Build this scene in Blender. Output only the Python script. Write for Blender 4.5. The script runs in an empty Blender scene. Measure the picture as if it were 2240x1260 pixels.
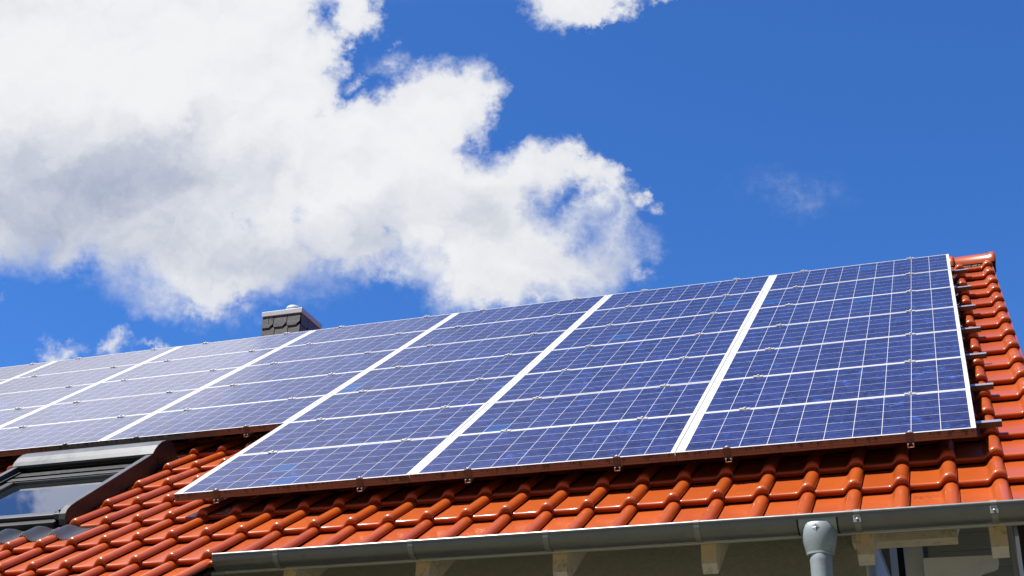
import bpy, bmesh, math, random
import numpy as np
from mathutils import Vector, Matrix
random.seed(7)
RAD = math.radians
# ------------------------------------------------------------------ frame of reference
# roof plane coordinates: x along the ridge, s up the slope, n off the slope; origin = top right corner of the solar field
PITCH = RAD(35); CP, SP = math.cos(PITCH), math.sin(PITCH)
def W(x, s, n): return (x, s*CP - n*SP, s*SP + n*CP)
ROOFM = Matrix.Rotation(PITCH, 4, 'X')
GZ = -7.42
scene = bpy.context.scene
# ------------------------------------------------------------------ camera
CF = Vector((-0.30057168, 0.85446556, 0.42372783)); CR = Vector((0.94647037, 0.32204236, 0.02196711)); CD = Vector((-0.11768817, 0.40764852, -0.90552315))
cam = bpy.data.cameras.new('camera'); camo = bpy.data.objects.new('camera', cam); scene.collection.objects.link(camo)
camo.matrix_world = Matrix(((CR.x, -CD.x, -CF.x, -0.0748), (CR.y, -CD.y, -CF.y, -12.1688), (CR.z, -CD.z, -CF.z, -5.8242), (0, 0, 0, 1)))
cam.sensor_width = 36; cam.lens = 36*2980.75/2240; cam.clip_start = 0.1; cam.clip_end = 3000
scene.camera = camo
# ------------------------------------------------------------------ sun
SUN = Vector(W(-0.40, 0.33, 1.0)).normalized()
SEL = math.asin(SUN.z); SAZ = math.atan2(SUN.x, SUN.y)
sl = bpy.data.lights.new('sun', 'SUN'); sl.energy = 5.0; sl.angle = RAD(0.5); sl.color = (1, 0.955, 0.89)
so = bpy.data.objects.new('sun', sl); scene.collection.objects.link(so)
so.rotation_euler = SUN.to_track_quat('Z', 'Y').to_euler(); so.location = (-6, -6, 12)
scene.view_settings.view_transform = 'Standard'; scene.view_settings.look = 'None'; scene.view_settings.exposure = 0.8; scene.view_settings.gamma = 1
scene.cycles.max_bounces = 8; scene.cycles.diffuse_bounces = 2; scene.cycles.use_adaptive_sampling = True
# ------------------------------------------------------------------ node helper
class NT:
    def __init__(s, t): s.t = t; t.nodes.clear()
    def n(s, kind, **k):
        nd = s.t.nodes.new(kind)
        ins = k.pop('ins', {})
        for a, b in k.items(): setattr(nd, a, b)
        for a, b in ins.items():
            if hasattr(b, 'is_output') or isinstance(b, bpy.types.NodeSocket): s.t.links.new(b, nd.inputs[a])
            else: nd.inputs[a].default_value = b
        return nd
    def m(s, op, a, b=0.0, c=None, clamp=False):
        ins = {0: a, 1: b}
        if c is not None: ins[2] = c
        if op in ('ABSOLUTE', 'FLOOR', 'FRACT', 'SQRT', 'SINE'): ins = {0: a}
        return s.n('ShaderNodeMath', operation=op, use_clamp=clamp, ins=ins).outputs[0]
    def vm(s, op, a, b, out=0): return s.n('ShaderNodeVectorMath', operation=op, ins={0: a, 1: b}).outputs[out]
    def ss(s, v, lo, hi, a=0.0, b=1.0):
        return s.n('ShaderNodeMapRange', interpolation_type='SMOOTHSTEP', ins={0: v, 1: lo, 2: hi, 3: a, 4: b}).outputs[0]
    def lin(s, v, lo, hi, a=0.0, b=1.0):
        return s.n('ShaderNodeMapRange', ins={0: v, 1: lo, 2: hi, 3: a, 4: b}).outputs[0]
    def mix(s, f, a, b):
        nd = s.n('ShaderNodeMix', data_type='RGBA')
        for i, v in ((0, f), (6, a), (7, b)):
            if isinstance(v, bpy.types.NodeSocket): s.t.links.new(v, nd.inputs[i])
            else: nd.inputs[i].default_value = v if i == 0 or len(v) == 4 else (*v, 1)
        return nd.outputs[2]
    def noise(s, vec, scale, detail=3, rough=0.5, out='Fac', lac=2.0, dist=0.0):
        nd = s.n('ShaderNodeTexNoise', ins={'Scale': scale, 'Detail': detail, 'Roughness': rough, 'Lacunarity': lac, 'Distortion': dist})
        if vec is not None: s.t.links.new(vec, nd.inputs['Vector'])
        return nd.outputs[out]
# ------------------------------------------------------------------ sky
world = bpy.data.worlds.new('World'); scene.world = world; world.use_nodes = True
def build_world():
    N = NT(world.node_tree)
    sky = N.n('ShaderNodeTexSky', sky_type='NISHITA', sun_disc=False, sun_elevation=SEL, sun_rotation=SAZ, altitude=300, air_density=1.0, dust_density=0.35, ozone_density=2.2).outputs[0]
    skyc = N.vm('MULTIPLY', sky, (0.42, 0.895, 1.58))
    skyc = N.vm('SCALE', skyc, (0, 0, 0)); skyc.node.inputs['Scale'].default_value = 0.108
    d = N.n('ShaderNodeTexCoord').outputs['Generated']
    q = N.m('MAXIMUM', N.vm('DOT_PRODUCT', d, CF, 1), 0.05)
    u = N.m('ADD', N.m('MULTIPLY', N.m('DIVIDE', N.vm('DOT_PRODUCT', d, CR, 1), q), 2.981), 1.12)
    v = N.m('ADD', N.m('MULTIPLY', N.m('DIVIDE', N.vm('DOT_PRODUCT', d, CD, 1), q), 2.981), 0.63)
    p = N.n('ShaderNodeCombineXYZ', ins={0: u, 1: v, 2: 0.0}).outputs[0]
    # the cloud field lives on the sky sphere; warp it so that edges curl
    w1 = N.vm('SUBTRACT', N.noise(p, 7.0, 5, 0.62, 'Color'), (0.5, 0.5, 0.5))
    w2 = N.vm('SUBTRACT', N.noise(p, 28.0, 6, 0.66, 'Color'), (0.5, 0.5, 0.5))
    w1s = N.n('ShaderNodeVectorMath', operation='SCALE', ins={0: w1, 'Scale': 0.16}).outputs[0]
    w2s = N.n('ShaderNodeVectorMath', operation='SCALE', ins={0: w2, 'Scale': 0.045}).outputs[0]
    pw = N.vm('ADD', N.vm('ADD', p, w1s), w2s)
    pw = N.vm('MULTIPLY', pw, (1, 1, 0))
    big = [(-0.9, -0.30), (0.20, -0.24), (0.40, -0.16), (0.41, -0.05), (0.60, -0.10), (0.82, -0.06), (0.815, 0.03), (0.80, 0.06), (0.76, 0.045), (0.735, 0.0), (0.69, -0.01), (0.66, 0.03),
        (0.68, 0.07), (0.715, 0.075), (0.76, 0.10), (0.745, 0.14), (0.71, 0.165), (0.735, 0.21), (0.74, 0.26), (0.76, 0.235), (0.785, 0.215), (0.82, 0.235), (0.86, 0.245), (0.885, 0.195),
        (0.92, 0.182), (0.965, 0.195), (0.985, 0.18), (1.05, 0.20), (1.055, 0.26), (1.045, 0.31), (1.00, 0.345), (1.03, 0.36), (1.085, 0.375), (1.12, 0.355), (1.17, 0.337), (1.25, 0.340),
        (1.30, 0.37), (1.34, 0.42), (1.35, 0.48), (1.365, 0.52), (1.38, 0.57), (1.35, 0.60),
        (1.32, 0.61), (1.25, 0.64), (1.17, 0.655), (1.06, 0.672), (1.00, 0.675), (0.985, 0.64), (0.97, 0.60), (0.93, 0.585), (0.89, 0.55), (0.855, 0.52), (0.84, 0.56), (0.86, 0.585), (0.80, 0.57), (0.72, 0.55),
        (0.685, 0.575), (0.64, 0.605), (0.57, 0.625), (0.54, 0.66), (0.50, 0.65), (0.47, 0.67), (0.43, 0.695), (0.39, 0.675), (0.42, 0.65), (0.36, 0.655), (0.31, 0.645), (0.315, 0.61), (0.25, 0.60), (0.28, 0.57),
        (0.18, 0.568), (0.10, 0.555), (0.0, 0.535), (-0.3, 0.52), (-0.9, 0.6)]
    top = [(1.14, -0.12), (1.40, -0.12), (1.37, -0.01), (1.335, 0.012), (1.29, 0.032), (1.23, 0.030), (1.165, 0.008)]
    def sdf(poly, P):
        A = np.array(poly); B = np.roll(A, -1, 0); best = np.full(len(P), 9.0); ins = np.zeros(len(P), bool)
        for a, b in zip(A, B):
            ab = b - a; t = np.clip(((P - a) @ ab)/(ab @ ab), 0, 1); dd = np.hypot(*(P - a - t[:, None]*ab).T); best = np.minimum(best, dd)
            c = (a[1] > P[:, 1]) != (b[1] > P[:, 1])
            with np.errstate(divide='ignore', invalid='ignore'): xi = a[0] + (P[:, 1] - a[1])*(b[0] - a[0])/(b[1] - a[1])
            ins ^= c & (P[:, 0] < xi)
        return np.where(ins, best, -best)
    def pack(poly, cnt, gap):
        A = np.array(poly); x0, y0 = A.min(0); x1, y1 = A.max(0)
        gx, gy = np.meshgrid(np.arange(x0, x1, gap), np.arange(y0, y1, gap)); P = np.c_[gx.ravel(), gy.ravel()]
        D = sdf(poly, P); free = D > gap*0.8; out = []
        while len(out) < cnt and free.any():
            i = np.argmax(np.where(free, D, -1)); r = D[i]; out.append((P[i][0], P[i][1], r))
            free &= np.hypot(*(P - P[i]).T) > r*0.93
        return out
    def union(circles, acc=None):
        for cx, cy, r in circles:
            dd = N.vm('DISTANCE', pw, (float(cx), float(cy), 0), 1); f = N.m('SUBTRACT', float(r), dd)
            acc = f if acc is None else N.m('MAXIMUM', acc, f)
        return acc
    F = union(pack(big, 66, 0.010)); F = union(pack(top, 5, 0.012), F)
    for cx, cy, r in ((1.25, 0.445, 0.062), (1.30, 0.50, 0.058), (1.18, 0.43, 0.028), (1.345, 0.55, 0.018), (0.535, 0.472, 0.012), (0.65, 0.478, 0.010), (0.78, 0.46, 0.004), (0.695, 0.10, 0.0), (0.705, 0.268, 0.010), (0.835, 0.50, 0.014), (0.41, 0.0, 0.016), (0.70, 0.035, 0.02)):
        F = N.m('MINIMUM', F, N.m('SUBTRACT', N.vm('DISTANCE', pw, (cx, cy, 0), 1), r))
    nf = N.m('ADD', N.m('SUBTRACT', N.noise(p, 9.0, 8, 0.66), 0.5), N.m('MULTIPLY', N.m('SUBTRACT', N.noise(p, 30.0, 8, 0.64), 0.5), 0.42))
    soft = N.m('MULTIPLY', N.ss(v, 0.28, 0.58, 0.022, 0.046), N.lin(N.noise(p, 5.0, 2, 0.5), 0.35, 0.65, 0.5, 1.7))
    Fn = N.m('ADD', N.m('ADD', F, N.m('MULTIPLY', nf, 0.085)), 0.026)
    a1 = N.n('ShaderNodeMapRange', interpolation_type='SMOOTHSTEP', ins={0: Fn, 1: N.m('MULTIPLY', soft, -1.0), 2: N.m('MULTIPLY', soft, 1.1), 3: 0.0, 4: 0.985}).outputs[0]
    # thin wisps
    wis = None
    for cx, cy, rx, ry, am in ((0.86, 0.155, 0.10, 0.045, 0.60), (0.865, 0.10, 0.022, 0.03, 0.5), (1.40, 0.437, 0.038, 0.032, 1.15), (1.44, 0.455, 0.04, 0.02, 0.6), (0.14, 0.755, 0.07, 0.035, 1.0), (0.25, 0.755, 0.055, 0.04, 1.05), (0.36, 0.765, 0.09, 0.016, 0.8),
                              (1.74, 0.42, 0.26, 0.10, 0.30), (1.40, 0.60, 0.05, 0.05, 0.7), (1.18, 0.66, 0.16, 0.022, 0.7), (1.44, -0.01, 0.04, 0.02, 0.8), (1.09, 0.23, 0.02, 0.04, 0.35), (0.86, 0.58, 0.09, 0.05, 0.8), (0.48, 0.68, 0.14, 0.06, 0.6), (0.005, 0.65, 0.02, 0.03, 0.55), (0.78, 0.18, 0.03, 0.03, 0.6)):
        e = N.n('ShaderNodeVectorMath', operation='MULTIPLY', ins={0: N.vm('SUBTRACT', pw, (cx, cy, 0)), 1: (1/rx, 1/ry, 0)}).outputs[0]
        g = N.m('MULTIPLY', N.m('SUBTRACT', 1.0, N.n('ShaderNodeVectorMath', operation='LENGTH', ins={0: e}).outputs[1], clamp=True), am)
        wis = g if wis is None else N.m('MAXIMUM', wis, g)
    a2 = N.m('MULTIPLY', N.ss(N.m('MULTIPLY', wis, N.m('ADD', N.m('MULTIPLY', N.noise(p, 30.0, 8, 0.68), 1.8), -0.1)), 0.08, 0.85), 0.9)
    al = N.m('SUBTRACT', 1.0, N.m('MULTIPLY', N.m('SUBTRACT', 1.0, a1), N.m('SUBTRACT', 1.0, a2)))
    # a soft veil of thin cloud higher up, over the left of the house, with a blue gap in it
    vd = N.vm('DISTANCE', pw, (-0.55, -0.45, 0), 1)
    veil = N.m('MULTIPLY', N.ss(N.m('ADD', vd, N.m('MULTIPLY', nf, 0.5)), 1.95, 0.30), N.ss(v, 0.02, -0.10))
    veil = N.m('MULTIPLY', veil, N.ss(N.m('ADD', N.vm('DISTANCE', pw, (-0.335, -0.37, 0), 1), N.m('MULTIPLY', nf, 0.16)), 0.05, 0.11))
    al = N.m('SUBTRACT', 1.0, N.m('MULTIPLY', N.m('SUBTRACT', 1.0, al), N.m('SUBTRACT', 1.0, N.m('MULTIPLY', N.m('MULTIPLY', veil, N.ss(v, -0.50, -0.02, 0.62, 1.0)), 0.88))))
    # the dense middle of the cloud is grey below
    sh = None
    for cx, cy, rx, ry, am in ((0.06, 0.46, 0.46, 0.30, 0.60), (0.20, 0.37, 0.50, 0.26, 0.28), (0.46, 0.38, 0.36, 0.20, 0.42), (0.50, 0.58, 0.30, 0.12, 0.5), (1.03, 0.47, 0.13, 0.09, 0.42), (-0.3, 0.2, 0.4, 0.4, 0.5), (0.78, 0.5, 0.2, 0.12, 0.3), (1.3, 0.56, 0.2, 0.08, 0.25), (-0.2, -0.3, 0.25, 0.2, 0.5)):
        e = N.n('ShaderNodeVectorMath', operation='MULTIPLY', ins={0: N.vm('SUBTRACT', N.vm('ADD', p, w1s), (cx, cy, 0)), 1: (1/rx, 1/ry, 0)}).outputs[0]
        g = N.m('MULTIPLY', N.ss(N.n('ShaderNodeVectorMath', operation='LENGTH', ins={0: e}).outputs[1], 1.0, 0.0), am)
        sh = g if sh is None else N.m('ADD', sh, g)
    sh = N.m('ADD', N.m('ADD', sh, N.ss(v, 0.22, 0.62, 0.06, 0.34)), N.m('MULTIPLY', N.m('SUBTRACT', N.noise(p, 5.5, 6, 0.55), 0.5), 0.42))
    # billows: thicker cloud towards the sun side shades what lies behind it
    pl = N.vm('ADD', pw, (-0.012, -0.030, 0))
    bl = N.m('SUBTRACT', N.noise(pl, 9.0, 6, 0.55), N.noise(pw, 9.0, 6, 0.55))
    bl2 = N.m('SUBTRACT', N.noise(N.vm('ADD', pw, (-0.03, -0.07, 0)), 3.2, 4, 0.5), N.noise(pw, 3.2, 4, 0.5))
    sh = N.m('ADD', N.m('ADD', sh, N.m('MULTIPLY', bl, 0.7)), N.m('MULTIPLY', bl2, 1.2))
    cc = N.mix(N.ss(sh, -0.05, 1.55), (0.90, 0.905, 0.915), (0.33, 0.39, 0.54))
    edge = N.ss(Fn, 0.0, 0.07, 1.0, 0.0)
    cc = N.mix(N.m('MULTIPLY', edge, 0.35), cc, (0.66, 0.70, 0.80))
    cc = N.mix(N.ss(v, 0.0, -0.15), cc, (1.12, 1.16, 1.32))
    # looser clouds over the rest of the sky, away from the main group
    dn = N.noise(d, 3.2, 8, 0.6)
    away = N.ss(N.vm('DOT_PRODUCT', d, CF, 1), 0.62, 0.35)
    a3 = N.m('MULTIPLY', N.m('MULTIPLY', N.ss(dn, 0.60, 0.74), away), 0.8)
    infront = N.ss(N.vm('DOT_PRODUCT', d, CF, 1), 0.30, 0.45)
    out = N.mix(N.m('MULTIPLY', al, infront), skyc, cc)
    out = N.mix(a3, out, (0.80, 0.82, 0.86))
    # the half of the sky behind the viewer is dimmed to deepen the shade
    dim = N.ss(N.vm('DOT_PRODUCT', d, CF, 1), -0.1, 0.55, 0.24, 1.0)
    out = N.n('ShaderNodeVectorMath', operation='SCALE', ins={0: out, 'Scale': dim}).outputs[0]
    bg = N.n('ShaderNodeBackground', ins={0: out, 1: 0.574})
    # the sky texture is scaled to 0.112 before the clouds are mixed in
    N.t.links.new(bg.outputs[0], N.n('ShaderNodeOutputWorld').inputs[0])
build_world()
world.cycles.sampling_method = 'MANUAL'; world.cycles.sample_map_resolution = 512
# ------------------------------------------------------------------ materials
def mat(name, fn):
    m = bpy.data.materials.new(name); m.use_nodes = True; N = NT(m.node_tree)
    b = N.n('ShaderNodeBsdfPrincipled'); N.t.links.new(b.outputs[0], N.n('ShaderNodeOutputMaterial').inputs[0])
    fn(N, b)
    return m
def setp(N, b, **k):
    names = dict(col='Base Color', rough='Roughness', metal='Metallic', coat='Coat Weight', coatr='Coat Roughness', ior='IOR', normal='Normal', spec='Specular IOR Level', trans='Transmission Weight', alpha='Alpha')
    for a, v in k.items():
        i = b.inputs[names[a]]
        if isinstance(v, bpy.types.NodeSocket): N.t.links.new(v, i)
        else: i.default_value = (*v, 1) if a == 'col' else v
def bump(N, h, strength=0.3, dist=0.01): return N.n('ShaderNodeBump', ins={'Height': h, 'Strength': strength, 'Distance': dist}).outputs[0]
def oc(N): return N.n('ShaderNodeTexCoord').outputs['Object']
def simple(name, col, rough=0.5, metal=0.0, var=0.12, scale=6.0, bmp=0.0, bscale=60.0, coat=0.0, dirt=None, dirtamt=0.3):
    def fn(N, b):
        o = oc(N); n1 = N.noise(o, scale, 5, 0.6)
        c = N.mix(n1, tuple(x*(1-var) for x in col), tuple(min(1, x*(1+var)) for x in col))
        if dirt: c = N.mix(N.m('MULTIPLY', N.ss(N.noise(o, scale*2.3, 6, 0.65), 0.50, 0.72), dirtamt), c, dirt)
        setp(N, b, col=c, rough=N.lin(N.noise(o, scale*3, 4, 0.6), 0.3, 0.7, rough*0.85, min(1, rough*1.15)), metal=metal, coat=coat)
        if bmp: setp(N, b, normal=bump(N, N.noise(o, bscale, 4, 0.6), bmp, 0.004))
    return mat(name, fn)
def tile_fn(N, b):
    o = oc(N); r = N.n('ShaderNodeAttribute', attribute_name='tone', attribute_type='GEOMETRY').outputs['Fac']
    c = N.mix(r, (0.375, 0.067, 0.0085), (0.450, 0.087, 0.0115))
    c = N.mix(N.m('MULTIPLY', N.ss(N.noise(o, 3.0, 5, 0.6), 0.45, 0.75), 0.30), c, (0.25, 0.035, 0.008))
    sp = N.m('MULTIPLY', N.ss(N.noise(o, 9.0, 7, 0.72), 0.66, 0.80), 0.35)
    c = N.mix(sp, c, (0.15, 0.03, 0.015))
    # soot and moss that has gathered here and there in the channels
    st = N.m('MULTIPLY', N.ss(N.noise(o, 1.7, 3, 0.5), 0.60, 0.72), N.ss(N.noise(o, 34.0, 5, 0.7), 0.46, 0.64))
    c = N.mix(N.m('MULTIPLY', st, 0.75), c, (0.09, 0.03, 0.018))
    dots = N.ss(N.noise(o, 130.0, 2, 0.5), 0.76, 0.80)
    c = N.mix(N.m('MULTIPLY', dots, 0.5), c, (0.45, 0.36, 0.28))
    rg = N.lin(N.noise(o, 14.0, 5, 0.6), 0.3, 0.7, 0.34, 0.44)
    setp(N, b, col=c, rough=rg, coat=0.55, coatr=0.15, spec=0.22, normal=bump(N, N.noise(o, 16.0, 3, 0.5), 0.05, 0.006))
M = {}
M['tile'] = mat('glazed_red_tile', tile_fn)
def cell_fn(N, b):
    o = oc(N); sx = N.n('ShaderNodeSeparateXYZ', ins={0: o}).outputs
    xc = N.m('DIVIDE', N.m('ADD', sx[0], 1.605), 0.1581); yc = N.m('DIVIDE', N.m('SUBTRACT', N.m('MULTIPLY', sx[1], -1.0), 0.0175), 0.1582)
    fx = N.m('FRACT', xc); fy = N.m('FRACT', yc)
    ex = N.m('SUBTRACT', 0.5, N.m('ABSOLUTE', N.m('SUBTRACT', fx, 0.5))); ey = N.m('SUBTRACT', 0.5, N.m('ABSOLUTE', N.m('SUBTRACT', fy, 0.5)))
    gx = N.m('LESS_THAN', ex, 0.0088); gy = N.m('LESS_THAN', ey, 0.0082)
    outx = N.m('MAXIMUM', N.m('LESS_THAN', xc, 0.0), N.m('GREATER_THAN', xc, 10.0)); outy = N.m('MAXIMUM', N.m('LESS_THAN', yc, 0.0), N.m('GREATER_THAN', yc, 5.0))
    sheet = N.m('MAXIMUM', N.m('MAXIMUM', gx, gy), N.m('MAXIMUM', outx, outy))
    bb = N.m('LESS_THAN', N.m('ABSOLUTE', N.m('SUBTRACT', ey, 0.25)), 0.0085)
    rnd = N.n('ShaderNodeObjectInfo').outputs['Random']
    cid = N.n('ShaderNodeCombineXYZ', ins={0: N.m('FLOOR', xc), 1: N.m('FLOOR', yc), 2: N.m('MULTIPLY', rnd, 91.7)}).outputs[0]
    wn = N.n('ShaderNodeTexWhiteNoise', noise_dimensions='3D', ins={0: cid})
    off = N.n('ShaderNodeCombineXYZ', ins={0: sx[0], 1: sx[1], 2: N.m('MULTIPLY', rnd, 37.0)}).outputs[0]
    off = N.vm('ADD', off, N.n('ShaderNodeVectorMath', operation='SCALE', ins={0: cid, 'Scale': 0.013}).outputs[0])
    vo = N.n('ShaderNodeTexVoronoi', ins={'Scale': 48.0, 'Randomness': 1.0}); N.t.links.new(N.vm('MULTIPLY', off, (0.7, 1.0, 1.0)), vo.inputs['Vector'])
    cr = N.n('ShaderNodeSeparateColor', ins={0: vo.outputs['Color']}).outputs[0]
    pn = N.noise(off, 7.0, 4, 0.6)
    f = N.m('ADD', N.m('ADD', N.m('MULTIPLY', cr, 0.62), N.m('MULTIPLY', wn.outputs[0], 0.22)), N.m('MULTIPLY', N.m('SUBTRACT', pn, 0.5), 0.9), clamp=True)
    c = N.mix(f, (0.019, 0.018, 0.050), (0.042, 0.053, 0.178))
    odd = N.m('GREATER_THAN', wn.outputs[0], 0.990)
    c = N.mix(odd, c, (0.020, 0.06, 0.19))
    glint = N.m('MULTIPLY', N.ss(N.noise(off, 5.0, 3, 0.6), 0.56, 0.68), N.m('GREATER_THAN', cr, 0.80))
    c = N.mix(N.m('MULTIPLY', glint, 0.55), c, (0.045, 0.12, 0.46))
    c = N.mix(N.m('MULTIPLY', bb, 0.12), c, (0.42, 0.45, 0.58))
    c = N.mix(sheet, c, (0.70, 0.70, 0.68))
    # a little dust along the lower edge of the glass and droppings
    du = N.m('MULTIPLY', N.ss(sx[1], -0.74, -0.826), N.ss(N.noise(off, 30.0, 6, 0.7), 0.40, 0.70))
    c = N.mix(N.m('MULTIPLY', du, 0.14), c, (0.42, 0.38, 0.33))
    dp = N.ss(N.noise(off, 46.0, 2, 0.5), 0.835, 0.85)
    c = N.mix(dp, c, (0.55, 0.53, 0.47))
    setp(N, b, col=c, rough=N.lin(N.noise(off, 9.0, 5, 0.6), 0.3, 0.7, 0.055, 0.11), ior=1.42, normal=bump(N, N.noise(off, 3.0, 3, 0.5), 0.03, 0.01))
M['cells'] = mat('polycrystalline_cells_behind_glass', cell_fn)
def alu_fn(N, b):
    o = oc(N); sx = N.n('ShaderNodeSeparateXYZ', ins={0: o}).outputs
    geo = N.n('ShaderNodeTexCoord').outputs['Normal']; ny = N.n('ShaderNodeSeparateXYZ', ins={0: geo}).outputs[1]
    rnd = N.n('ShaderNodeObjectInfo').outputs['Random']
    oo = N.n('ShaderNodeCombineXYZ', ins={0: N.m('ADD', sx[0], N.m('MULTIPLY', rnd, 50.0)), 1: sx[1], 2: N.m('MULTIPLY', sx[2], 0.25)}).outputs[0]
    # grime that has run down the outer face of the frame from its top edge
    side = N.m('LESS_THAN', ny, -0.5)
    reach = N.m('MULTIPLY', N.ss(N.noise(oo, 24.0, 8, 0.8), 0.45, 0.70), 0.060)
    run = N.ss(N.m('ADD', N.m('MULTIPLY', sx[2], -1.0), N.m('MULTIPLY', reach, -1.0)), 0.010, -0.004)
    spots = N.ss(N.noise(o, 55.0, 6, 0.75), 0.55, 0.68)
    g = N.m('MULTIPLY', side, N.m('MAXIMUM', N.m('MULTIPLY', run, 0.85), N.m('MULTIPLY', spots, 0.5)))
    c = N.mix(N.noise(o, 20.0, 4, 0.6), (0.70, 0.70, 0.69), (0.80, 0.80, 0.79))
    c = N.mix(side, c, (0.17, 0.135, 0.12))  # down-slope face: shade and brown tile reflection put into the colour
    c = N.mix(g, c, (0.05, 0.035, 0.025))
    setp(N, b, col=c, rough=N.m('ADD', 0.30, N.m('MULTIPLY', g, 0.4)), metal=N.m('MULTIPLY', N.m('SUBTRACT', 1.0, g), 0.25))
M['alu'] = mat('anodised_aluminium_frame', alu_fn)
M['rail'] = simple('brushed_aluminium', (0.78, 0.78, 0.78), 0.32, 0.85, 0.08, 30)
M['steel'] = simple('stainless_steel', (0.58, 0.575, 0.56), 0.4, 0.5, 0.12, 60)
M['zinc'] = simple('weathered_zinc', (0.235, 0.242, 0.240), 0.38, 0.6, 0.16, 5, 0.05, 40, dirt=(0.17, 0.17, 0.15), dirtamt=0.45)
M['zincp'] = simple('grey_galvanised_pipe', (0.40, 0.45, 0.46), 0.42, 0.35, 0.10, 7, 0.04, 60, dirt=(0.20, 0.22, 0.21), dirtamt=0.5)
M['clampb_rail_shade'] = simple('brown_anodised_clamp_and_rail_shade', (0.10, 0.075, 0.065), 0.5, 0.3, 0.15, 12)  # clamp brown; also stands in for shade on the cross rail fronts
M['strap'] = simple('galvanised_strap', (0.33, 0.33, 0.31), 0.45, 0.5, 0.15, 12)
M['wood'] = simple('cream_painted_timber', (0.78, 0.69, 0.55), 0.6, 0, 0.10, 9, 0.3, 50, dirt=(0.40, 0.31, 0.20), dirtamt=0.6)
M['endg'] = simple('timber_end_grain', (0.78, 0.55, 0.29), 0.75, 0, 0.18, 14, 0.4, 70, dirt=(0.16, 0.11, 0.07), dirtamt=0.55)
M['white'] = simple('white_painted_board', (0.70, 0.71, 0.73), 0.5, 0, 0.05, 5, 0.1, 40, dirt=(0.45, 0.44, 0.42), dirtamt=0.3)
M['clad'] = simple('pale_green_grey_boards', (0.46, 0.47, 0.41), 0.6, 0, 0.10, 4, 0.15, 40)
M['render'] = simple('rough_beige_render', (0.33, 0.31, 0.27), 0.95, 0, 0.22, 34, 1.0, 60)
M['gable'] = simple('white_render', (0.62, 0.62, 0.68), 0.9, 0, 0.06, 8, 0.5, 60)
M['dark'] = simple('dark_roof_underlay', (0.05, 0.03, 0.025), 0.9, 0, 0.2, 5)
M['slate'] = simple('grey_slate', (0.095, 0.099, 0.106), 0.42, 0, 0.22, 9, 0.6, 26, dirt=(0.20, 0.20, 0.20), dirtamt=0.35)
M['blackm'] = simple('black_joint', (0.012, 0.012, 0.013), 0.7, 0, 0.2, 9)
M['cap'] = simple('light_metal_capping', (0.55, 0.58, 0.63), 0.4, 0.2, 0.06, 9, 0.1, 90)
M['wgrey'] = simple('grey_coated_aluminium', (0.008, 0.008, 0.009), 0.6, 0.0, 0.08, 6)
M['wlight'] = simple('satin_grey_aluminium', (0.070, 0.074, 0.082), 0.42, 0.2, 0.04, 3, dirt=(0.22, 0.22, 0.21), dirtamt=0.1)
M['wblack'] = simple('black_rubber_seal', (0.02, 0.02, 0.022), 0.45, 0, 0.2, 9)
M['lead'] = simple('pleated_grey_flashing', (0.30, 0.31, 0.32), 0.45, 0.3, 0.15, 12)
M['wax'] = simple('mossy_mortar', (0.26, 0.25, 0.22), 0.9, 0, 0.5, 40)
M['ground'] = simple('lawn_and_paving', (0.075, 0.070, 0.038), 0.95, 0, 0.35, 0.6)
def glass_fn(N, b):
    o = oc(N)
    setp(N, b, col=(0.012, 0.014, 0.016), rough=0.02, ior=4.4, normal=bump(N, N.noise(o, 2.0, 2, 0.5), 0.02, 0.01))
M['pane'] = mat('window_glass', glass_fn)
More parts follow.
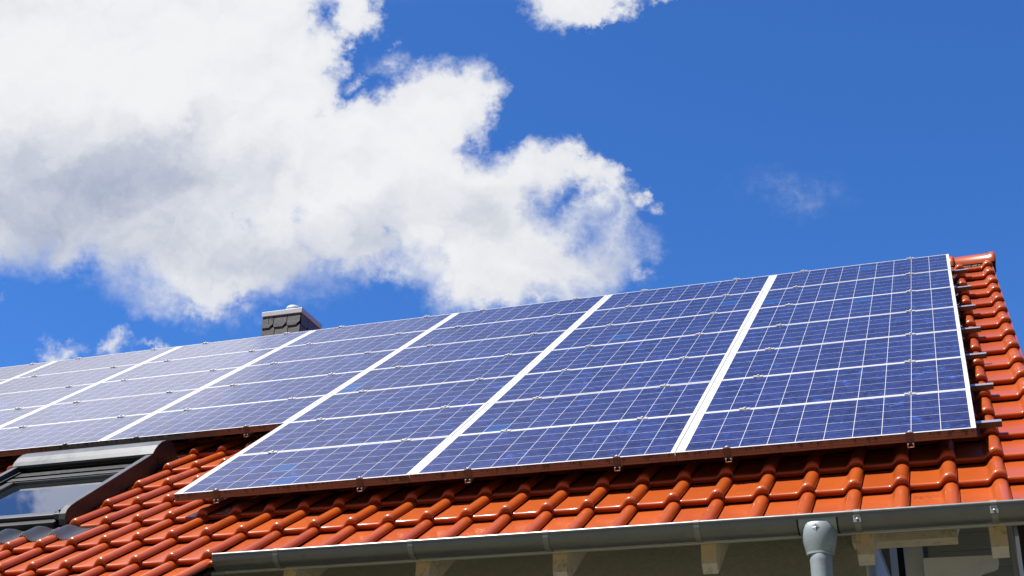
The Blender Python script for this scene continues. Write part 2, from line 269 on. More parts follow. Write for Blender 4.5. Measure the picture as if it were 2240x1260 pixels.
# ------------------------------------------------------------------ mesh helpers
C = scene.collection
class MB:
    def __init__(s): s.v = []; s.f = []; s.mi = []; s.smooth = []
    def add(s, vs, fs, mi=0, sm=False):
        o = len(s.v); s.v += [tuple(v) for v in vs]; s.f += [tuple(i + o for i in f) for f in fs]; s.mi += [mi]*len(fs); s.smooth += [sm]*len(fs)
    def box(s, x0, x1, y0, y1, z0, z1, T=None, mi=0, bev=0.0):
        if bev <= 0:
            vs = [(x, y, z) for z in (z0, z1) for y in (y0, y1) for x in (x0, x1)]
            fs = [(0, 2, 3, 1), (4, 5, 7, 6), (0, 1, 5, 4), (2, 6, 7, 3), (0, 4, 6, 2), (1, 3, 7, 5)]
        else:
            bm = bmesh.new(); bmesh.ops.create_cube(bm, size=1.0)
            for v in bm.verts: v.co = Vector(((x0+x1)/2 + v.co.x*(x1-x0), (y0+y1)/2 + v.co.y*(y1-y0), (z0+z1)/2 + v.co.z*(z1-z0)))
            bmesh.ops.bevel(bm, geom=bm.edges[:], offset=bev, segments=2, profile=0.6, affect='EDGES')
            bm.verts.index_update(); vs = [tuple(v.co) for v in bm.verts]; fs = [tuple(v.index for v in f.verts) for f in bm.faces]; bm.free()
        if T: vs = [T(*v) for v in vs]
        s.add(vs, fs, mi)
    def prism(s, prof, x0, x1, T=None, mi=0, sm=False, caps=True):   # prof: (a, b) loop, swept along the first axis
        n = len(prof); vs = [(x, a, b) for x in (x0, x1) for a, b in prof]
        if T: vs = [T(*v) for v in vs]
        s.add(vs, [(i, (i+1) % n, n + (i+1) % n, n + i) for i in range(n)], mi, sm)
        if caps: s.add(vs, [tuple(range(n))[::-1], tuple(range(n, 2*n))], mi)
    def sheet(s, prof, x0, x1, T=None, mi=0, nx=1):                    # open profile swept along the first axis
        n = len(prof); vs = []
        for k in range(nx+1):
            x = x0 + (x1-x0)*k/nx; vs += [(x, a, b) for a, b in prof]
        if T: vs = [T(*v) for v in vs]
        s.add(vs, [(k*n+i, k*n+i+1, (k+1)*n+i+1, (k+1)*n+i) for k in range(nx) for i in range(n-1)], mi, True)
    def lathe(s, prof, c, seg=32, ax='z', mi=0, T=None, sx=1, sy=1, cap=False):
        vs = []
        for r, h in prof:
            for k in range(seg):
                a = 2*math.pi*k/seg; x, y = r*math.cos(a)*sx, r*math.sin(a)*sy
                vs.append((c[0]+x, c[1]+y, c[2]+h) if ax == 'z' else (c[0]+h, c[1]+x, c[2]+y))
        if T: vs = [T(*v) for v in vs]
        n = len(prof)
        s.add(vs, [(i*seg+k, i*seg+(k+1) % seg, (i+1)*seg+(k+1) % seg, (i+1)*seg+k) for i in range(n-1) for k in range(seg)], mi, True)
        if cap: s.add(vs, [tuple(range(seg))[::-1], tuple(range((n-1)*seg, n*seg))], mi)
    def build(s, name, mats, parent=None, base=None, label=None, recalc=True):
        me = bpy.data.meshes.new(name)
        b = Vector(base) if base is not None else (Vector(parent['_b']) if parent is not None and '_b' in parent else Vector((0, 0, 0)))
        me.from_pydata([(x-b.x, y-b.y, z-b.z) for x, y, z in s.v], [], s.f)
        for m in (mats if isinstance(mats, (list, tuple)) else [mats]): me.materials.append(m)
        me.polygons.foreach_set('material_index', s.mi); me.polygons.foreach_set('use_smooth', s.smooth)
        if recalc:
            bm = bmesh.new(); bm.from_mesh(me); bmesh.ops.recalc_face_normals(bm, faces=bm.faces); bm.to_mesh(me); bm.free()
        me.update()
        o = bpy.data.objects.new(name, me); C.objects.link(o)
        if parent is not None:
            o.parent = parent; o['_b'] = parent['_b'] if '_b' in parent else [0, 0, 0]
        else: o.location = b
        if label: o['label'] = label
        return o
def thing(name, loc, label, cat, group=None, rot=None):
    o = bpy.data.objects.new(name, None); C.objects.link(o); o.location = loc
    if rot: o.rotation_euler = rot
    o['label'] = label; o['category'] = cat
    if group: o['group'] = group
    o['_b'] = [0, 0, 0] if rot else list(loc)
    return o
# ------------------------------------------------------------------ ground
g = MB(); g.box(-900, 900, -900, 900, GZ-0.5, GZ)
go = g.build('ground', M['ground']); go['kind'] = 'structure'
# ------------------------------------------------------------------ the house
house = thing('house', (-6.0, -4.7, GZ), 'house with glossy red tiled roof, grey gutter and beige rendered wall', 'house')
PX = 0.2441; RX = 0.077
ROWS = [-6.62, -6.20, -5.81, -5.415, -5.01, -4.60, -4.20, -3.79, -3.36, -2.93, -2.51, -2.09, -1.67, -1.25, -0.84, -0.42, 0.0]
LOW = [-8.63, -8.22, -7.82, -7.42, -7.01]
PROF = [(-0.212, -0.006), (-0.208, 0.0), (-0.196, 0.0015), (-0.184, 0.0), (-0.13, 0.0), (-0.066, 0.0003), (-0.056, 0.002), (-0.049, 0.0065), (-0.043, 0.0135), (-0.037, 0.0220), (-0.030, 0.0310), (-0.021, 0.0385), (-0.010, 0.0428), (0, 0.0440), (0.010, 0.0430), (0.020, 0.0392), (0.028, 0.0328), (0.0340, 0.0250), (0.0375, 0.0170), (0.0392, 0.0115), (0.0388, 0.0090), (0.0350, 0.0100)]
TST = [(0.016, -0.037, 0.66), (0.0000, -0.014, 0.70), (0.0000, -0.014, 0.70), (0.0025, -0.0075, 0.78), (0.007, -0.0030, 0.88), (0.014, -0.0008, 0.965), (0.023, 0.0, 1.02), (0.034, 0.0, 1.05), (0.047, 0.0, 1.05), (0.062, 0.0, 1.02), (0.080, 0.0, 1.0), (0.20, 0.0, 1.0), (0.36, 0.0, 1.0), (0.43, 0.0, 0.97)]
def roof_tiles():
    V = []; F = []; tone = []
    np_, nt = len(PROF), len(TST)
    def tile(rc, s0, L, cut=None, wide=1.0):
        o = len(V); dx = random.gauss(0, 0.0012); ds = random.gauss(0, 0.0028); tw = random.gauss(0, 0.0035); dn = random.gauss(0, 0.0009); tn = min(1, max(0, random.gauss(0.5, 0.28)))
        kk = L/0.41
        for t, e, mu in TST:
            tt = t*kk if t > 0.1 else t
            for px, h in PROF:
                x = rc + px*wide + dx + tw*t
                if cut is not None and x < cut: x = cut
                lift = 0.045*(1 - tt/L)
                hh = h*(mu if h > 0 else 1)
                n = -0.206 + lift + dn + hh + e
                V.append(W(x, s0 + tt + ds, n)); tone.append(tn)
        for i in range(nt-1):
            if i == 1: continue
            for j in range(np_-1): F.append((o+i*np_+j, o+i*np_+j+1, o+(i+1)*np_+j+1, o+(i+1)*np_+j))
    for k in range(-1, 50):
        rc = RX - PX*k + (0.012 if k == -1 else 0)
        rows = (LOW if k >= 18 else []) + ROWS
        for i, s0 in enumerate(rows):
            L = (rows[i+1] - s0) if i+1 < len(rows) else 0.41
            if k < 18 and i == 0: s0 -= 0.06; L += 0.06
            cut = None
            if -7.28 < rc < -5.70 and -6.0 < s0 < -4.2:
                if rc > -5.9: cut = -5.872
                else: continue
            tile(rc, s0, L, cut, 1.06 if k == -1 else 1.0)
    me = bpy.data.meshes.new('tiled_roof'); b = Vector(house['_b'])
    me.from_pydata([(x-b.x, y-b.y, z-b.z) for x, y, z in V], [], F)
    at = me.attributes.new('tone', 'FLOAT', 'POINT'); at.data.foreach_set('value', tone)
    me.polygons.foreach_set('use_smooth', [True]*len(F)); me.materials.append(M['tile']); me.update()
    o = bpy.data.objects.new('tiled_roof', me); C.objects.link(o); o.parent = house; o['_b'] = house['_b']
    return o
roof = roof_tiles()
T = W
def ridge():
    S0, NN, R = 0.30, -0.210, 0.120
    y0, z0 = W(0, S0, NN)[1:]
    mb = MB()
    def seg(x1, x0):           # one half round ridge tile, collar at its right end
        pr = []
        for k in range(17):
            a = RAD(-8 + 196*k/16); pr.append((math.cos(a), math.sin(a)))
        xs = [(x1, R*1.0), (x1-0.002, R*1.10), (x1-0.02, R*1.115), (x1-0.045, R*1.10), (x1-0.06, R*1.02), (x0, R*0.97)]
        vs = [(x, y0 - r*c, z0 + r*s) for x, r in xs for c, s in pr]; n = len(pr)
        mb.add(vs, [(i*n+j, i*n+j+1, (i+1)*n+j+1, (i+1)*n+j) for i in range(len(xs)-1) for j in range(n-1)], 0, True)
    x = 0.415
    first = True
    while x > -12.2:
        seg(x, x-0.42); x -= 0.375
    # closing disc at the verge
    vs = [(0.412, y0, z0)] + [(0.412, y0 - R*math.cos(RAD(-8+196*k/16)), z0 + R*math.sin(RAD(-8+196*k/16))) for k in range(17)]
    mb.add(vs, [(0, k+1, k+2) for k in range(16)], 0)
    o = mb.build('ridge_tiles', M['tile'], roof)
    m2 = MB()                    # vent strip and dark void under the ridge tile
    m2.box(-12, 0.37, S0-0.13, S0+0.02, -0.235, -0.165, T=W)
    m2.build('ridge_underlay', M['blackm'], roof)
    m3 = MB()
    for k in range(60):
        xx = random.uniform(-0.02, 0.30); m3.box(xx, xx+random.uniform(.004, .014), S0-0.140, S0-0.128, -0.178+random.uniform(-.006, .006), -0.171+random.uniform(-.004, .006), T=W)
    m3.build('ridge_mortar', M['cap'], roof)
    # back slope, verge flange and deck below the tiles
    m4 = MB()
    yb, zb = W(0, 0.36, -0.25)[1:]
    m4.add([(-12.2, yb, zb), (0.40, yb, zb), (0.40, yb+5.2, zb-3.64), (-12.2, yb+5.2, zb-3.64), (-12.2, yb, zb-0.12), (0.40, yb, zb-0.12), (0.40, yb+5.2, zb-3.76), (-12.2, yb+5.2, zb-3.76)],
           [(0, 1, 2, 3), (7, 6, 5, 4), (0, 4, 5, 1), (1, 5, 6, 2), (2, 6, 7, 3), (3, 7, 4, 0)])
    m4.build('back_slope', M['tile'], roof)
    m5 = MB()
    m5.box(-12.2, 0.36, -6.50, 0.36, -0.26, -0.225, T=W)
    m5.box(-12.2, -4.30, -8.66, -6.505, -0.26, -0.225, T=W)
    m5.build('roof_deck', M['dark'], roof)
    m6 = MB()
    for i, s0 in enumerate(ROWS):
        L = 0.405
        m6.box(0.369, 0.379, s0+0.004, s0+L, -0.33, -0.186+0.02, T=W, bev=0.003)
    m6.build('verge_flange', M['tile'], roof)
ridge()
# ------------------------------------------------------------------ chimney
def chimney():
    x0, x1, y0, y1, zt = -7.890, -7.352, 1.00, 1.54, 0.796
    bx0, bx1, by0, by1 = x0+0.022, x1-0.022, y0+0.022, y1-0.022
    m = MB(); m.box(bx0, bx1, by0, by1, -0.9, zt-0.02)
    ch = m.build('chimney', M['blackm'], house)
    c = MB(); c.box(x0, x1, y0, y1, zt-0.062, zt, bev=0.004); c.build('chimney_cap', M['cap'], ch)
    # slates with cut corners, in two courses
    sl = MB()
    def slate(cx, w, zt_, zb_, yy, cut=0.035, axis='x', tilt=0.012):
        pts = [(cx-w/2, zt_), (cx-w/2, zb_+0.3*cut), (cx-w/2+0.3*cut, zb_), (cx+w/2-cut, zb_), (cx+w/2, zb_+cut), (cx+w/2, zt_)]
        lo, hi = (bx0-0.006, bx1+0.006) if axis == 'x' else (by0-0.006, by1+0.006)
        pts = [(min(max(a, lo), hi), z) for a, z in pts]
        fr = []; bk = []
        for a, z in pts:
            t = (zt_-z)/(zt_-zb_)*tilt
            if axis == 'x': fr.append((a, yy-0.009-t, z)); bk.append((a, yy-0.001-t, z))
            else: fr.append((yy+0.009+t, a, z)); bk.append((yy+0.001+t, a, z))
        n = len(pts)
        sl.add(fr+bk, [tuple(range(n)), tuple(range(n, 2*n))[::-1]] + [(i, n+i, n+(i+1) % n, (i+1) % n) for i in range(n)])
    top = zt-0.065
    for i, (zz, offs) in enumerate(((top, 0.0), (top-0.145, 0.09), (top-0.29, 0.0), (top-0.43, 0.09))):
        for k in range(-1, 5):
            cx = bx0 + 0.085 + 0.178*k - (0.03 if i % 2 == 0 else 0.0) + (offs-0.09 if i % 2 else 0) - 0.006*i
            if cx-0.085 < bx1 and cx+0.085 > bx0: slate(cx, 0.168, zz, zz-0.148, by0, 0.048)
            cy = by0 + 0.085 + 0.178*k + (0.05 if i % 2 else 0)
            if cy-0.085 < by1 and cy+0.085 > by0: slate(cy, 0.170, zz, zz-0.148, bx1, 0.04, 'y')
    sl.build('slate_cladding', M['slate'], ch)
    for (a, z) in ((-7.80, top-0.035), (-7.755, top-0.03), (-7.795, top-0.075)):
        nm = MB(); nm.box(a-0.003, a+0.003, by0-0.024, by0-0.012, z-0.003, z+0.003); nm.build('nail', M['steel'], ch)
    f = MB(); f.lathe([(0.075, -0.01), (0.075, 0.07), (0.092, 0.075), (0.090, 0.098), (0.080, 0.118), (0.056, 0.134), (0.03, 0.141), (0.001, 0.143)], (-7.59, 1.22, zt), 32)
    f.build('flue_cowl', M['cap'], ch)
chimney()
# ------------------------------------------------------------------ roof window
def roof_window():
    X0, X1 = -7.14, -5.885          # outer sides
    win = MB()                      # outer frame below the covers
    for a, b in ((X0+0.004, X0+0.075), (X1-0.075, X1-0.004)): win.box(a, b, -5.70, -4.30, -0.24, -0.075, T=W)
    win.box(X0+0.0755, X1-0.0755, -5.78, -5.70, -0.24, -0.135, T=W)
    win.box(X0+0.0755, X1-0.0755, -4.42, -4.30, -0.24, -0.075, T=W)
    w = win.build('roof_window', M['wgrey'], house)
    # side covers with a rounded lower nose
    for xa, xb in ((X1-0.048, X1), (X0, X0+0.048)):
        sc = MB()
        pr = [(-4.43, -0.030), (-5.60, -0.058), (-5.655, -0.062), (-5.70, -0.072), (-5.735, -0.092), (-5.755, -0.125), (-5.76, -0.165), (-5.735, -0.185), (-4.36, -0.185), (-4.36, -0.035)]
        sc.prism(pr, xa, xb, T=W); sc.build('side_cover', [M['wlight']], w)
        sk = MB(); xs = xb if xa > -6.5 else xa
        d = 0.003 if xa > -6.5 else -0.003
        sk.prism([(-4.44, -0.036), (-5.60, -0.065), (-5.66, -0.070), (-5.70, -0.080), (-5.745, -0.126), (-5.75, -0.165), (-5.72, -0.215), (-4.40, -0.215)], min(xs, xs+d), max(xs, xs+d), T=W)
        sk.build('side_panel', M['wgrey'], w)
    # roller shutter box
    bx = MB(); pr = [(-4.585, -0.060), (-4.60, -0.045), (-4.595, -0.028), (-4.56, -0.008), (-4.50, 0.012), (-4.44, 0.020), (-4.38, 0.012), (-4.33, -0.010), (-4.295, -0.045), (-4.28, -0.10), (-4.28, -0.19), (-4.54, -0.19), (-4.54, -0.075)]
    bx.prism(pr, X0-0.006, X1+0.006, T=W, sm=False); bxo = bx.build('shutter_box', M['wlight'], w)
    for xa in (X1+0.0065, X0-0.0105):
        e = MB(); e.prism([(a*1.0, b) for a, b in pr], xa, xa+0.004, T=W); e.build('box_end', M['wgrey'], bxo)
    u = MB(); u.box(X0+0.05, X1-0.05, -4.70, -4.545, -0.135, -0.088, T=W); u.build('shutter_slot', M['wblack'], w)
    # sash
    s = MB()
    s.box(X0+0.078, X0+0.140, -5.66, -4.71, -0.135, -0.098, T=W, bev=0.006)
    s.box(X1-0.140, X1-0.078, -5.66, -4.71, -0.135, -0.098, T=W, bev=0.006)
    s.box(X0+0.078, X1-0.078, -4.80, -4.73, -0.135, -0.090, T=W, bev=0.006)
    sash = s.build('sash', M['wgrey'], w)
    l = MB(); l.box(X0+0.150, X1-0.150, -4.812, -4.802, -0.130, -0.100, T=W); l.box(X0+0.142, X0+0.150, -5.64, -4.812, -0.130, -0.100, T=W)
    l.build('glazing_bead', M['wlight'], sash)
    b = MB(); b.box(X0+0.05, X1-0.055, -5.700, -5.625, -0.134, -0.104, T=W, bev=0.010); b.build('bottom_cover', M['wlight'], w)
    b = MB(); b.box(X0+0.05, X1-0.055, -5.73, -5.702, -0.190, -0.135, T=W); b.build('bottom_seal', M['wblack'], w)
    b = MB(); b.box(X1-0.10, X1-0.052, -5.735, -5.60, -0.135, -0.090, T=W, bev=0.008); b.build('corner_cover', M['wlight'], w)
    g = MB(); g.box(X0+0.135, X1-0.135, -5.63, -4.80, -0.128, -0.122, T=W); g.build('window_pane', M['pane'], w)
    # pleated flashing following the tiles
    fl = MB(); vs = []; xs = np.arange(-7.6, -5.60, 0.008); ss = (-5.70, -5.765, -5.80, -5.86, -5.92, -5.99, -6.035, -6.04)
    pf = sorted([(a, max(h, 0)) for a, h in PROF]); pa = [a for a, h in pf]; ph = [h for a, h in pf]
    for i, x in enumerate(xs):
        kf = (RX - x)/PX; k = math.floor(kf + 0.17); px = x - (RX - PX*k)
        h = 0.9*(0.5+0.5*math.cos(2*math.pi*(px+0.004)/PX))**2.2*0.052
        for s_ in ss:
            blend = min(1, max(0, (-5.735 - s_)/0.12)); base = -0.196 + 0.030*(1 - (s_+6.20)/0.39)
            n = base + 0.010 + h*blend + (0.007 if i % 2 else -0.007)*min(1, blend*2) + (0.006 if s_ > -5.79 else 0)
            if s_ < -6.037: n -= 0.012
            vs.append(W(x, s_ + 0.012*math.sin(x*9), n))
    n = len(ss); fl.add(vs, [(i*n+j, i*n+j+1, (i+1)*n+j+1, (i+1)*n+j) for i in range(len(xs)-1) for j in range(n-1)], 0, False)
    fl.build('window_flashing', M['lead'], w)
    ap = MB(); ap.box(X0-0.05, X1+0.012, -5.83, -5.72, -0.190, -0.178, T=W); ap.build('window_apron', M['wgrey'], w)
    st = MB(); st.box(X1+0.008, X1+0.016, -5.80, -4.25, -0.225, -0.170, T=W); st.box(X1+0.016, X1+0.10, -5.80, -4.25, -0.222, -0.214, T=W)
    st.build('side_soaker', M['wgrey'], w)
roof_window()
# ------------------------------------------------------------------ eaves: gutter, brackets, outlet, pipe
GX0, GX1, GYC, GZC, GR = -4.195, 0.60, -5.408, -3.957, 0.0735
def gutter():
    prof = []
    # bead on the front rim
    bc = (GYC-GR+0.006, GZC+0.004); br = 0.0105
    for k in range(14): a = RAD(-40 - 25*k); prof.append((bc[0]+br*math.cos(a), bc[1]+br*math.sin(a)))
    prof = prof[::-1]
    body = [(GYC - GR*math.cos(RAD(a)), GZC - GR*math.sin(RAD(a))) for a in np.arange(4, 181, 8)] + [(GYC+GR, GZC+0.02)]
    m = MB(); m.sheet(prof, GX0, GX1, nx=8); m.sheet(body, GX0, GX1, nx=8)
    inner = [(y + (GYC-y)*0.02, z + (GZC-z)*0.02) for y, z in body[::-1]]
    m.sheet(inner, GX0, GX1, nx=8)
    gt = m.build('gutter', M['zinc'], house)
    e = MB(); n = len(body); vs = [(GX0+0.001, GYC, GZC)] + [(GX0+0.001, y, z) for y, z in body]; e.add(vs, [(0, i, i+1) for i in range(1, n)])
    e.build('end_cap', M['zinc'], gt)
    e = MB(); vs = [(GX1-0.001, GYC, GZC)] + [(GX1-0.001, y, z) for y, z in body]; e.add(vs, [(0, i+1, i) for i in range(1, n)])
    e.build('end_cap', M['zinc'], gt)
    for i, x in enumerate((-3.793, -2.976, -2.209, -1.407, -0.612, 0.024)):
        b = MB(); wd = 0.030
        out = [(GYC - (GR+0.0045)*math.cos(RAD(a)), GZC - (GR+0.0045)*math.sin(RAD(a))) for a in np.arange(8, 181, 8)]
        inn = [(GYC - (GR+0.0008)*math.cos(RAD(a)), GZC - (GR+0.0008)*math.sin(RAD(a))) for a in np.arange(180, 7, -8)]
        b.prism(out+inn, x-wd/2, x+wd/2)
        hook = [(bc[0]+(br+0.003)*math.cos(RAD(a)), bc[1]+(br+0.003)*math.sin(RAD(a))) for a in range(-60, -330, -30)] + [(bc[0]+(br+0.0008)*math.cos(RAD(a)), bc[1]+(br+0.0008)*math.sin(RAD(a))) for a in range(-300, -59, 30)]
        b.prism(hook, x-wd/2, x+wd/2)
        bo = b.build('gutter_bracket', M['strap'], gt)
        r = MB(); a = RAD(24); cy, cz = GYC-(GR+0.004)*math.cos(a), GZC-(GR+0.004)*math.sin(a)
        if i >= 4:
            r.box(x-0.019, x+0.019, cy-0.003, cy+0.004, cz-0.018, cz+0.022, bev=0.003)
            r.lathe([(0.0075, 0.0), (0.006, 0.003), (0.001, 0.004)], (0, 0, 0), 14, T=lambda X, Y, Z: (x+X, cy-0.003-Z, cz-0.001+Y))
            # built beside its bracket: it stays one piece of the gutter
            r.build('bracket_rivet', M['strap'], gt)
    # outlet funnel hugging the gutter, and the pipe below it
    px, py = -0.806, -5.425
    o = MB()
    prof = [(0.078, 0.004), (0.0835, -0.008), (0.0870, -0.035), (0.0860, -0.062), (0.0810, -0.092), (0.0735, -0.120), (0.0690, -0.137), (0.0670, -0.143), (0.0685, -0.148), (0.0670, -0.153), (0.057, -0.155)]
    o.lathe([(r, h) for r, h in prof], (px, py, -3.992), 40, sy=0.82)
    fl = [(GYC - (GR+0.0018)*math.cos(RAD(a)), GZC - (GR+0.0018)*math.sin(RAD(a))) for a in range(12, 120, 9)]
    o.sheet(fl, px-0.092, px+0.096)
    for xe in (px-0.096, px+0.096):
        o.prism([(GYC - (GR+q)*math.cos(RAD(a)), GZC - (GR+q)*math.sin(RAD(a))) for q, a in [(0.0035, a) for a in range(12, 120, 12)] + [(0.0008, a) for a in range(108, 11, -12)]], xe-0.004, xe+0.004, mi=1)
    fo = o.build('outlet_funnel', [M['zincp'], M['wgrey']], house)
    st = MB()                       # embossed eight pointed compass star with a thin ring
    # points follow the curved front of the funnel
    def onf(dx, dz, lift=0.0015):
        z = -4.020 + dz; h = z + 3.992
        rr = np.interp(-h, [-p[1] for p in prof], [p[0] for p in prof]) + lift
        X = px - 0.006 + dx; c = max(-0.98, min(0.98, (X-px)/rr))
        return (X, py - 0.82*rr*math.sqrt(1-c*c), z)
    def star(R, r, ph, lift, mi):
        pts = []
        for k in range(8):
            a = RAD(ph + 45*k); q = R if k % 2 == 0 else r; pts.append((q*math.sin(a), q*math.cos(a)))
        vs = [onf(0, 0, lift*2.2)] + [onf(a, b, lift) for a, b in pts]
        for k in range(8): st.add([vs[0], vs[k+1], vs[(k+1) % 8+1]], [(0, 1, 2)], (mi + k) % 2)
    star(0.021, 0.0045, 0, 0.0022, 0); star(0.0125, 0.0035, 45, 0.0014, 0)
    ring = [(RAD(10*k)) for k in range(36)]
    for k in range(36):
        a, b = ring[k], ring[(k+1) % 36]
        st.add([onf(0.0138*math.sin(a), 0.0138*math.cos(a), .001), onf(0.0138*math.sin(b), 0.0138*math.cos(b), .001), onf(0.0150*math.sin(b), 0.0150*math.cos(b), .001), onf(0.0150*math.sin(a), 0.0150*math.cos(a), .001)], [(0, 1, 2, 3)], 1)
    st.build('compass_star_mark', [M['cap'], M['wgrey']], fo, recalc=False)
    p = MB(); p.lathe([(0.050, -4.120), (0.0530, -4.132), (0.0550, -4.137), (0.0545, -4.175), (0.0530, -4.190), (0.0525, GZ+0.02)], (px, py, 0), 36)
    p.build('downpipe', M['zincp'], house)
gutter()
def eaves():
    # rafters with plumb cut ends and a bevel below
    for x in (-4.60, -3.785, -2.972, -2.183, -1.383, -0.600, 0.031):
        m = MB(); w_ = 0.040
        z0 = -4.168; y0 = -5.262
        def zz(y): return z0 + (y-y0)*math.tan(PITCH)
        dz = 0.17
        pr = [(-5.305, -3.95), (-5.305, -4.122), (y0, z0), (-4.0, zz(-4.0)), (-2.0, zz(-2.0)), (-2.0, zz(-2.0)+dz), (-5.15, zz(-5.15)+dz)]
        n = len(pr); vs = [(xx, a, b) for xx in (x-w_, x+w_) for a, b in pr]
        m.add(vs, [tuple(range(n))[::-1], tuple(range(n, 2*n))] + [(i, (i+1) % n, n+(i+1) % n, n+i) for i in range(n)])
        m.mi = [0, 0] + [1, 0] + [0]*(n-2)
        ro = m.build('rafter', [M['wood'], M['endg']], house)
        mod = ro.modifiers.new('edge', 'BEVEL'); mod.width = 0.003; mod.segments = 2
    m = MB()
    m.box(-4.19, 0.35, -5.330, -5.312, -4.021, -3.95); m.build('eaves_board', M['white'], house)
    m = MB()                        # boarding on top of the rafters
    yb = -5.31
    for k in range(14):
        ya = -5.30 + 0.095*k
        f = lambda y: -4.168+(y+5.262)*math.tan(PITCH)+0.172
        m.add([(-4.3, ya, f(ya)), (0.30, ya, f(ya)), (0.30, ya+0.091, f(ya+0.091)), (-4.3, ya+0.091, f(ya+0.091)), (-4.3, ya, f(ya)+.018), (0.30, ya, f(ya)+.018), (0.30, ya+0.091, f(ya+0.091)+.018), (-4.3, ya+0.091, f(ya+0.091)+.018)],
              [(0, 1, 2, 3), (7, 6, 5, 4), (0, 4, 5, 1), (1, 5, 6, 2), (2, 6, 7, 3), (3, 7, 4, 0)])
    m.build('soffit_boards', M['clad'], house)
    # walls
    m = MB(); m.box(-12.0, -0.652, -4.72, 4.6, GZ, -3.62); m.box(-12.0, -0.652, -2.5, 2.5, -3.62, -2.2)
    m.build('front_wall', M['render'], house)
    m = MB(); m.box(-0.6515, -0.640, -4.715, 4.6, GZ, -3.72); m.build('gable_wall', M['gable'], house)
    # wall plate carried out beyond the gable, concave cut end
    m = MB(); pts = [(-0.70, -3.80), (-0.70, -3.946), (-0.165, -3.946)]
    for k in range(0, 11):
        a = RAD(9*k); pts.append((-0.105 - 0.06*math.cos(a), -3.925 + 0.085*math.sin(a)))
    pts += [(-0.05, -3.80)]
    n = len(pts); vs = [(a, y, z) for y in (-4.85, -4.70) for a, z in pts]
    m.add(vs, [tuple(range(n)), tuple(range(n, 2*n))[::-1]] + [(i, n+i, n+(i+1) % n, (i+1) % n) for i in range(n)])
    m.build('carved_wall_plate', M['wood'], house)
    # things under the gable overhang
    m = MB(); m.box(-0.505, -0.470, -4.30, -4.27, GZ, -3.60); m.box(-0.460, -0.452, -4.26, -4.22, GZ, -3.6); m.build('window_reveal', M['wgrey'], house)
    m = MB(); m.box(-0.452, -0.360, -4.52, -4.43, GZ, -3.70, bev=0.006); m.build('porch_post', M['white'], house)
    m = MB()
    for k in range(-3, 12):
        z = -3.60 - 0.105*k; m.box(-0.40, 0.30, -4.00, -3.98, z-0.1025, z, bev=0.002)
    m.build('porch_cladding', M['clad'], house)
    m = MB(); m.box(-0.345, -0.285, -4.08, -4.003, GZ, -3.5); m.build('corner_board', M['clad'], house)
    m = MB()                        # white carved board with a rounded cut-out
    pts = [(-0.355, -3.995), (0.005, -4.000), (0.022, -4.012), (0.026, -4.035), (0.018, -4.062), (-0.005, -4.074), (-0.045, -4.082), (-0.070, -4.092), (-0.085, -4.115), (-0.088, -4.30), (-0.355, -4.30)]
    n = len(pts); vs = [(a, y, z) for y in (-4.64, -4.585) for a, z in pts]
    m.add(vs, [tuple(range(n)), tuple(range(n, 2*n))[::-1]] + [(i, n+i, n+(i+1) % n, (i+1) % n) for i in range(n)])
    m.build('carved_porch_board', M['white'], house)
    m = MB()                        # trim along the gable overhang
    def tz(y): return -4.168 + (y+5.262)*math.tan(PITCH)
    m.add([(xx, y, tz(y)+d) for xx in (0.104, 0.122) for y, d in ((-5.30, -0.08), (-3.0, -0.08), (-3.0, 0.12), (-5.30, 0.12))] , [(0, 1, 2, 3), (7, 6, 5, 4), (0, 4, 5, 1), (1, 5, 6, 2), (2, 6, 7, 3), (3, 7, 4, 0)])
    m.box(0.100, 0.128, -4.30, -4.27, GZ, -3.4)
    m.build('verge_trim', M['white'], house)
    m = MB(); m.box(0.129, 0.42, -4.40, -4.38, GZ+2.5, -3.4); m.build('dark_verge_board', M['dark'], house)  # plain dark board beyond the verge trim
eaves()
# ------------------------------------------------------------------ solar panels
PW, PH = 1.66, 0.83; FW, FH = 1.655, 0.826
def panel_parts():
    f = MB(); t = 0.0115; H = 0.050
    outer = [(0, 0), (-FW, 0), (-FW, -FH), (0, -FH)]
    # top lips
    for (x0, x1, y0, y1) in ((-FW, 0, -t, 0), (-FW, 0, -FH, -FH+t), (-FW, -FW+t, -FH+t+0.0002, -t-0.0002), (-t, 0, -FH+t+0.0002, -t-0.0002)):
        f.box(x0, x1, y0, y1, -0.0022, 0.0, bev=0.0006)
    # outer walls with two shallow grooves
    def wall(p0, p1, nrm):
        zs = [(-0.0025, 0), (-0.015, 0), (-0.016, 0.0015), (-0.018, 0.0015), (-0.019, 0), (-0.032, 0), (-0.033, 0.0015), (-0.035, 0.0015), (-0.036, 0), (-H, 0), (-H, 0.022), (-H+0.002, 0.022), (-H+0.002, 0.003), (-0.003, 0.003)]
        vs = []
        for (px_, py_) in (p0, p1):
            for z, d in zs: vs.append((px_ - nrm[0]*d, py_ - nrm[1]*d, z))
        n = len(zs); f.add(vs, [(i, (i+1) % n, n+(i+1) % n, n+i) for i in range(n)] + [tuple(range(n))[::-1], tuple(range(n, 2*n))])
    wall((0, -FH), (-FW, -FH), (0, -1)); wall((-FW, 0), (0, 0), (0, 1)); wall((0, -0.0005), (0, -FH+0.0005), (1, 0)); wall((-FW, -0.0005), (-FW, -FH+0.0005), (-1, 0))
    g = MB(); g.box(-FW+t-0.001, -t+0.001, -FH+t-0.001, -t+0.001, -0.0065, -0.0012)
    b = MB(); b.box(-FW+0.004, -0.004, -FH+0.004, -0.004, -0.0105, -0.0080)
    return f, g, b
def clone(o, parent):
    c = o.copy(); C.objects.link(c); c.parent = parent; return c
ORD = ['first', 'second', 'third', 'fourth', 'fifth', 'sixth', 'seventh', 'eighth']
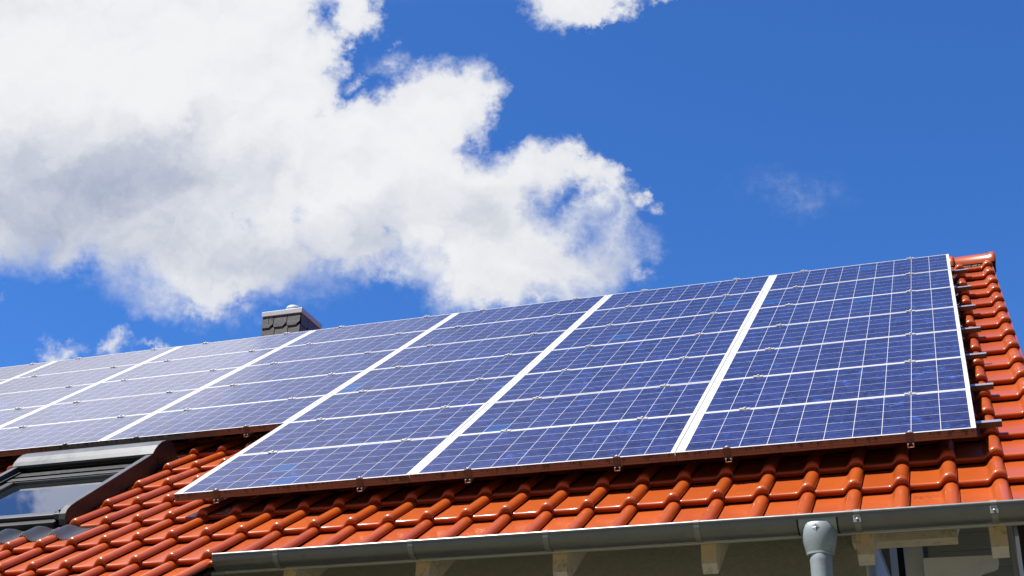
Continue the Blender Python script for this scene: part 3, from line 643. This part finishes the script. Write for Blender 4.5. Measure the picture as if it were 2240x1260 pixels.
def row_word(r, last): return 'top row' if r == 0 else ('bottom row' if r == last else ORD[r] + ' row down')
def col_word(c): return 'rightmost column' if c == 0 else ORD[c] + ' column from the right'
first = None
GP = 'solar panels laid in rows on the roof'
for c in range(8):
    last = 6 if c < 3 else 4
    for r in range(last+1):
        lab = 'blue solar panel, %s, %s' % (row_word(r, last), col_word(c))
        if c == 3 and r == 4: lab = 'blue solar panel whose lower right corner meets the step of the field'
        jx, jn = random.gauss(0, 0.0007), random.gauss(0, 0.0005)
        if c == 0 and r == 0: jx = jn = 0
        root = thing('solar_panel', W(-c*PW-0.0025+jx, -r*PH-0.002, jn), lab, 'solar panel', GP, (PITCH, 0, 0))
        if first is None:
            f, g, b = panel_parts()
            first = [f.build('panel_frame', M['alu'], root), g.build('cell_sheet', M['cells'], root), b.build('back_sheet', M['dark'], root)]
        else:
            for o in first: clone(o, root)
# ------------------------------------------------------------------ mounting rails with clamps
def rail_mesh(L):
    m = MB(); w = 0.017; t = 0.003
    pr = [(-w, -0.0525), (-w, -0.073), (w, -0.073), (w, -0.0525), (w-t-0.004, -0.0525), (w-t-0.004, -0.0555), (w-t, -0.0555), (w-t, -0.070), (-w+t, -0.070), (-w+t, -0.0555), (-w+t+0.004, -0.0555), (-w+t+0.004, -0.0525)]
    n = len(pr); vs = [(x, s, z) for s in (0.02, -L) for x, z in pr]
    m.add(vs, [(i, (i+1) % n, n+(i+1) % n, n+i) for i in range(n)] + [tuple(range(n)), tuple(range(n, 2*n))[::-1]])
    return m
def mid_clamp():
    m = MB(); m.box(-0.034, 0.034, -0.017, 0.017, 0.0008, 0.0042, bev=0.001)
    m.box(-0.034, -0.012, -0.017, 0.017, 0.0045, 0.0062, bev=0.0006); return m
def bolt(): 
    m = MB(); m.lathe([(0.0085, 0.0), (0.0085, 0.0075), (0.007, 0.0085), (0.0035, 0.0086), (0.0034, 0.003)], (0, 0, 0.0045), 12, cap=True); return m
def end_clamp():
    m = MB(); m.box(-0.021, 0.021, 0.0, 0.011, 0.0008, 0.0040, bev=0.0008)
    m.box(-0.021, 0.021, -0.0035, -0.0010, -0.060, 0.0040, bev=0.0008); m.box(-0.021, 0.021, -0.0125, -0.0036, -0.0600, -0.0570)
    return m
xs_r = [-0.352, -1.355, -2.008, -2.940, -3.655, -4.665]; xs_l = [-5.31, -6.295, -6.96, -7.97, -8.63, -9.64, -10.27, -11.28]
protos = {}
RN = ['rightmost', 'second', 'third', 'fourth', 'fifth', 'sixth', 'seventh', 'eighth', 'ninth', 'tenth']
for i, x in enumerate(xs_r + xs_l):
    rows = 7 if i < 6 else 5; L = rows*PH + 0.028
    lab = '%s upright aluminium rail from the right-hand verge, ' % (RN[i] if i < 10 else ['eleventh', 'twelfth', 'thirteenth', 'fourteenth'][i-10]) + ('under the taller part of the solar field' if i < 6 else 'above the roof window side')
    root = thing('mounting_rail', W(x, 0, 0), lab, 'rail', 'upright rails that carry the clamps', (PITCH, 0, 0))
    if ('r', rows) in protos: clone(protos[('r', rows)], root)
    else: protos[('r', rows)] = rail_mesh(L).build('rail_profile', M['rail'], root)
    for r in range(rows+1):
        kind = 'e' if r == rows else 'm'
        y = -r*PH + (0.002 if r == 0 else 0) + (0.0022 if kind == 'e' else 0.0)
        if kind in protos:
            cl = clone(protos[kind][0], root); bo = clone(protos[kind][1], cl)
        else:
            cl = (mid_clamp() if kind == 'm' else end_clamp()).build('clamp', M['steel' if kind == 'm' else 'clampb_rail_shade'], root)
            bo = bolt().build('bolt', M['steel'], cl); protos[kind] = (cl, bo)
            if kind == 'e': bo.location = (0, 0.004, -0.001)
        cl.location = (random.gauss(0, 0.002), y, 0)
pc = None
for r in range(7):
    xl = -4.99 if r > 4 else -12.0
    m = MB(); a = 0.0215
    sc_ = -0.41 - PH*r
    m2 = [(a, -0.0905), (a, -0.124), (-a, -0.124), (-a, -0.0905), (-0.006, -0.0905), (-0.006, -0.097), (0.006, -0.097), (0.006, -0.0905)]
    n = len(m2); vs = [(xx, s, z) for xx in (0.142, xl) for s, z in m2]
    m.add(vs, [(i, (i+1) % n, n+(i+1) % n, n+i) for i in range(n)] + [tuple(range(n)), tuple(range(n, 2*n))[::-1]])
    m.mi[2] = 1  # down-slope face: shade and reflected tiles painted as brown
    root = m.build('cross_rail', [M['rail'], M['clampb_rail_shade']], None, base=(0, 0, 0)); root.location = W(0, sc_, 0); root.rotation_euler = (PITCH, 0, 0)
    root['label'] = '%s aluminium cross rail end sticking out right of the solar field' % ('topmost', 'second from top', 'third from top', 'middle', 'fifth from top', 'sixth from top', 'lowest')[r]
    root['category'] = 'rail'; root['group'] = 'cross rails ending over the bare tiles'
for o in bpy.data.objects:
    if '_b' in o: del o['_b']
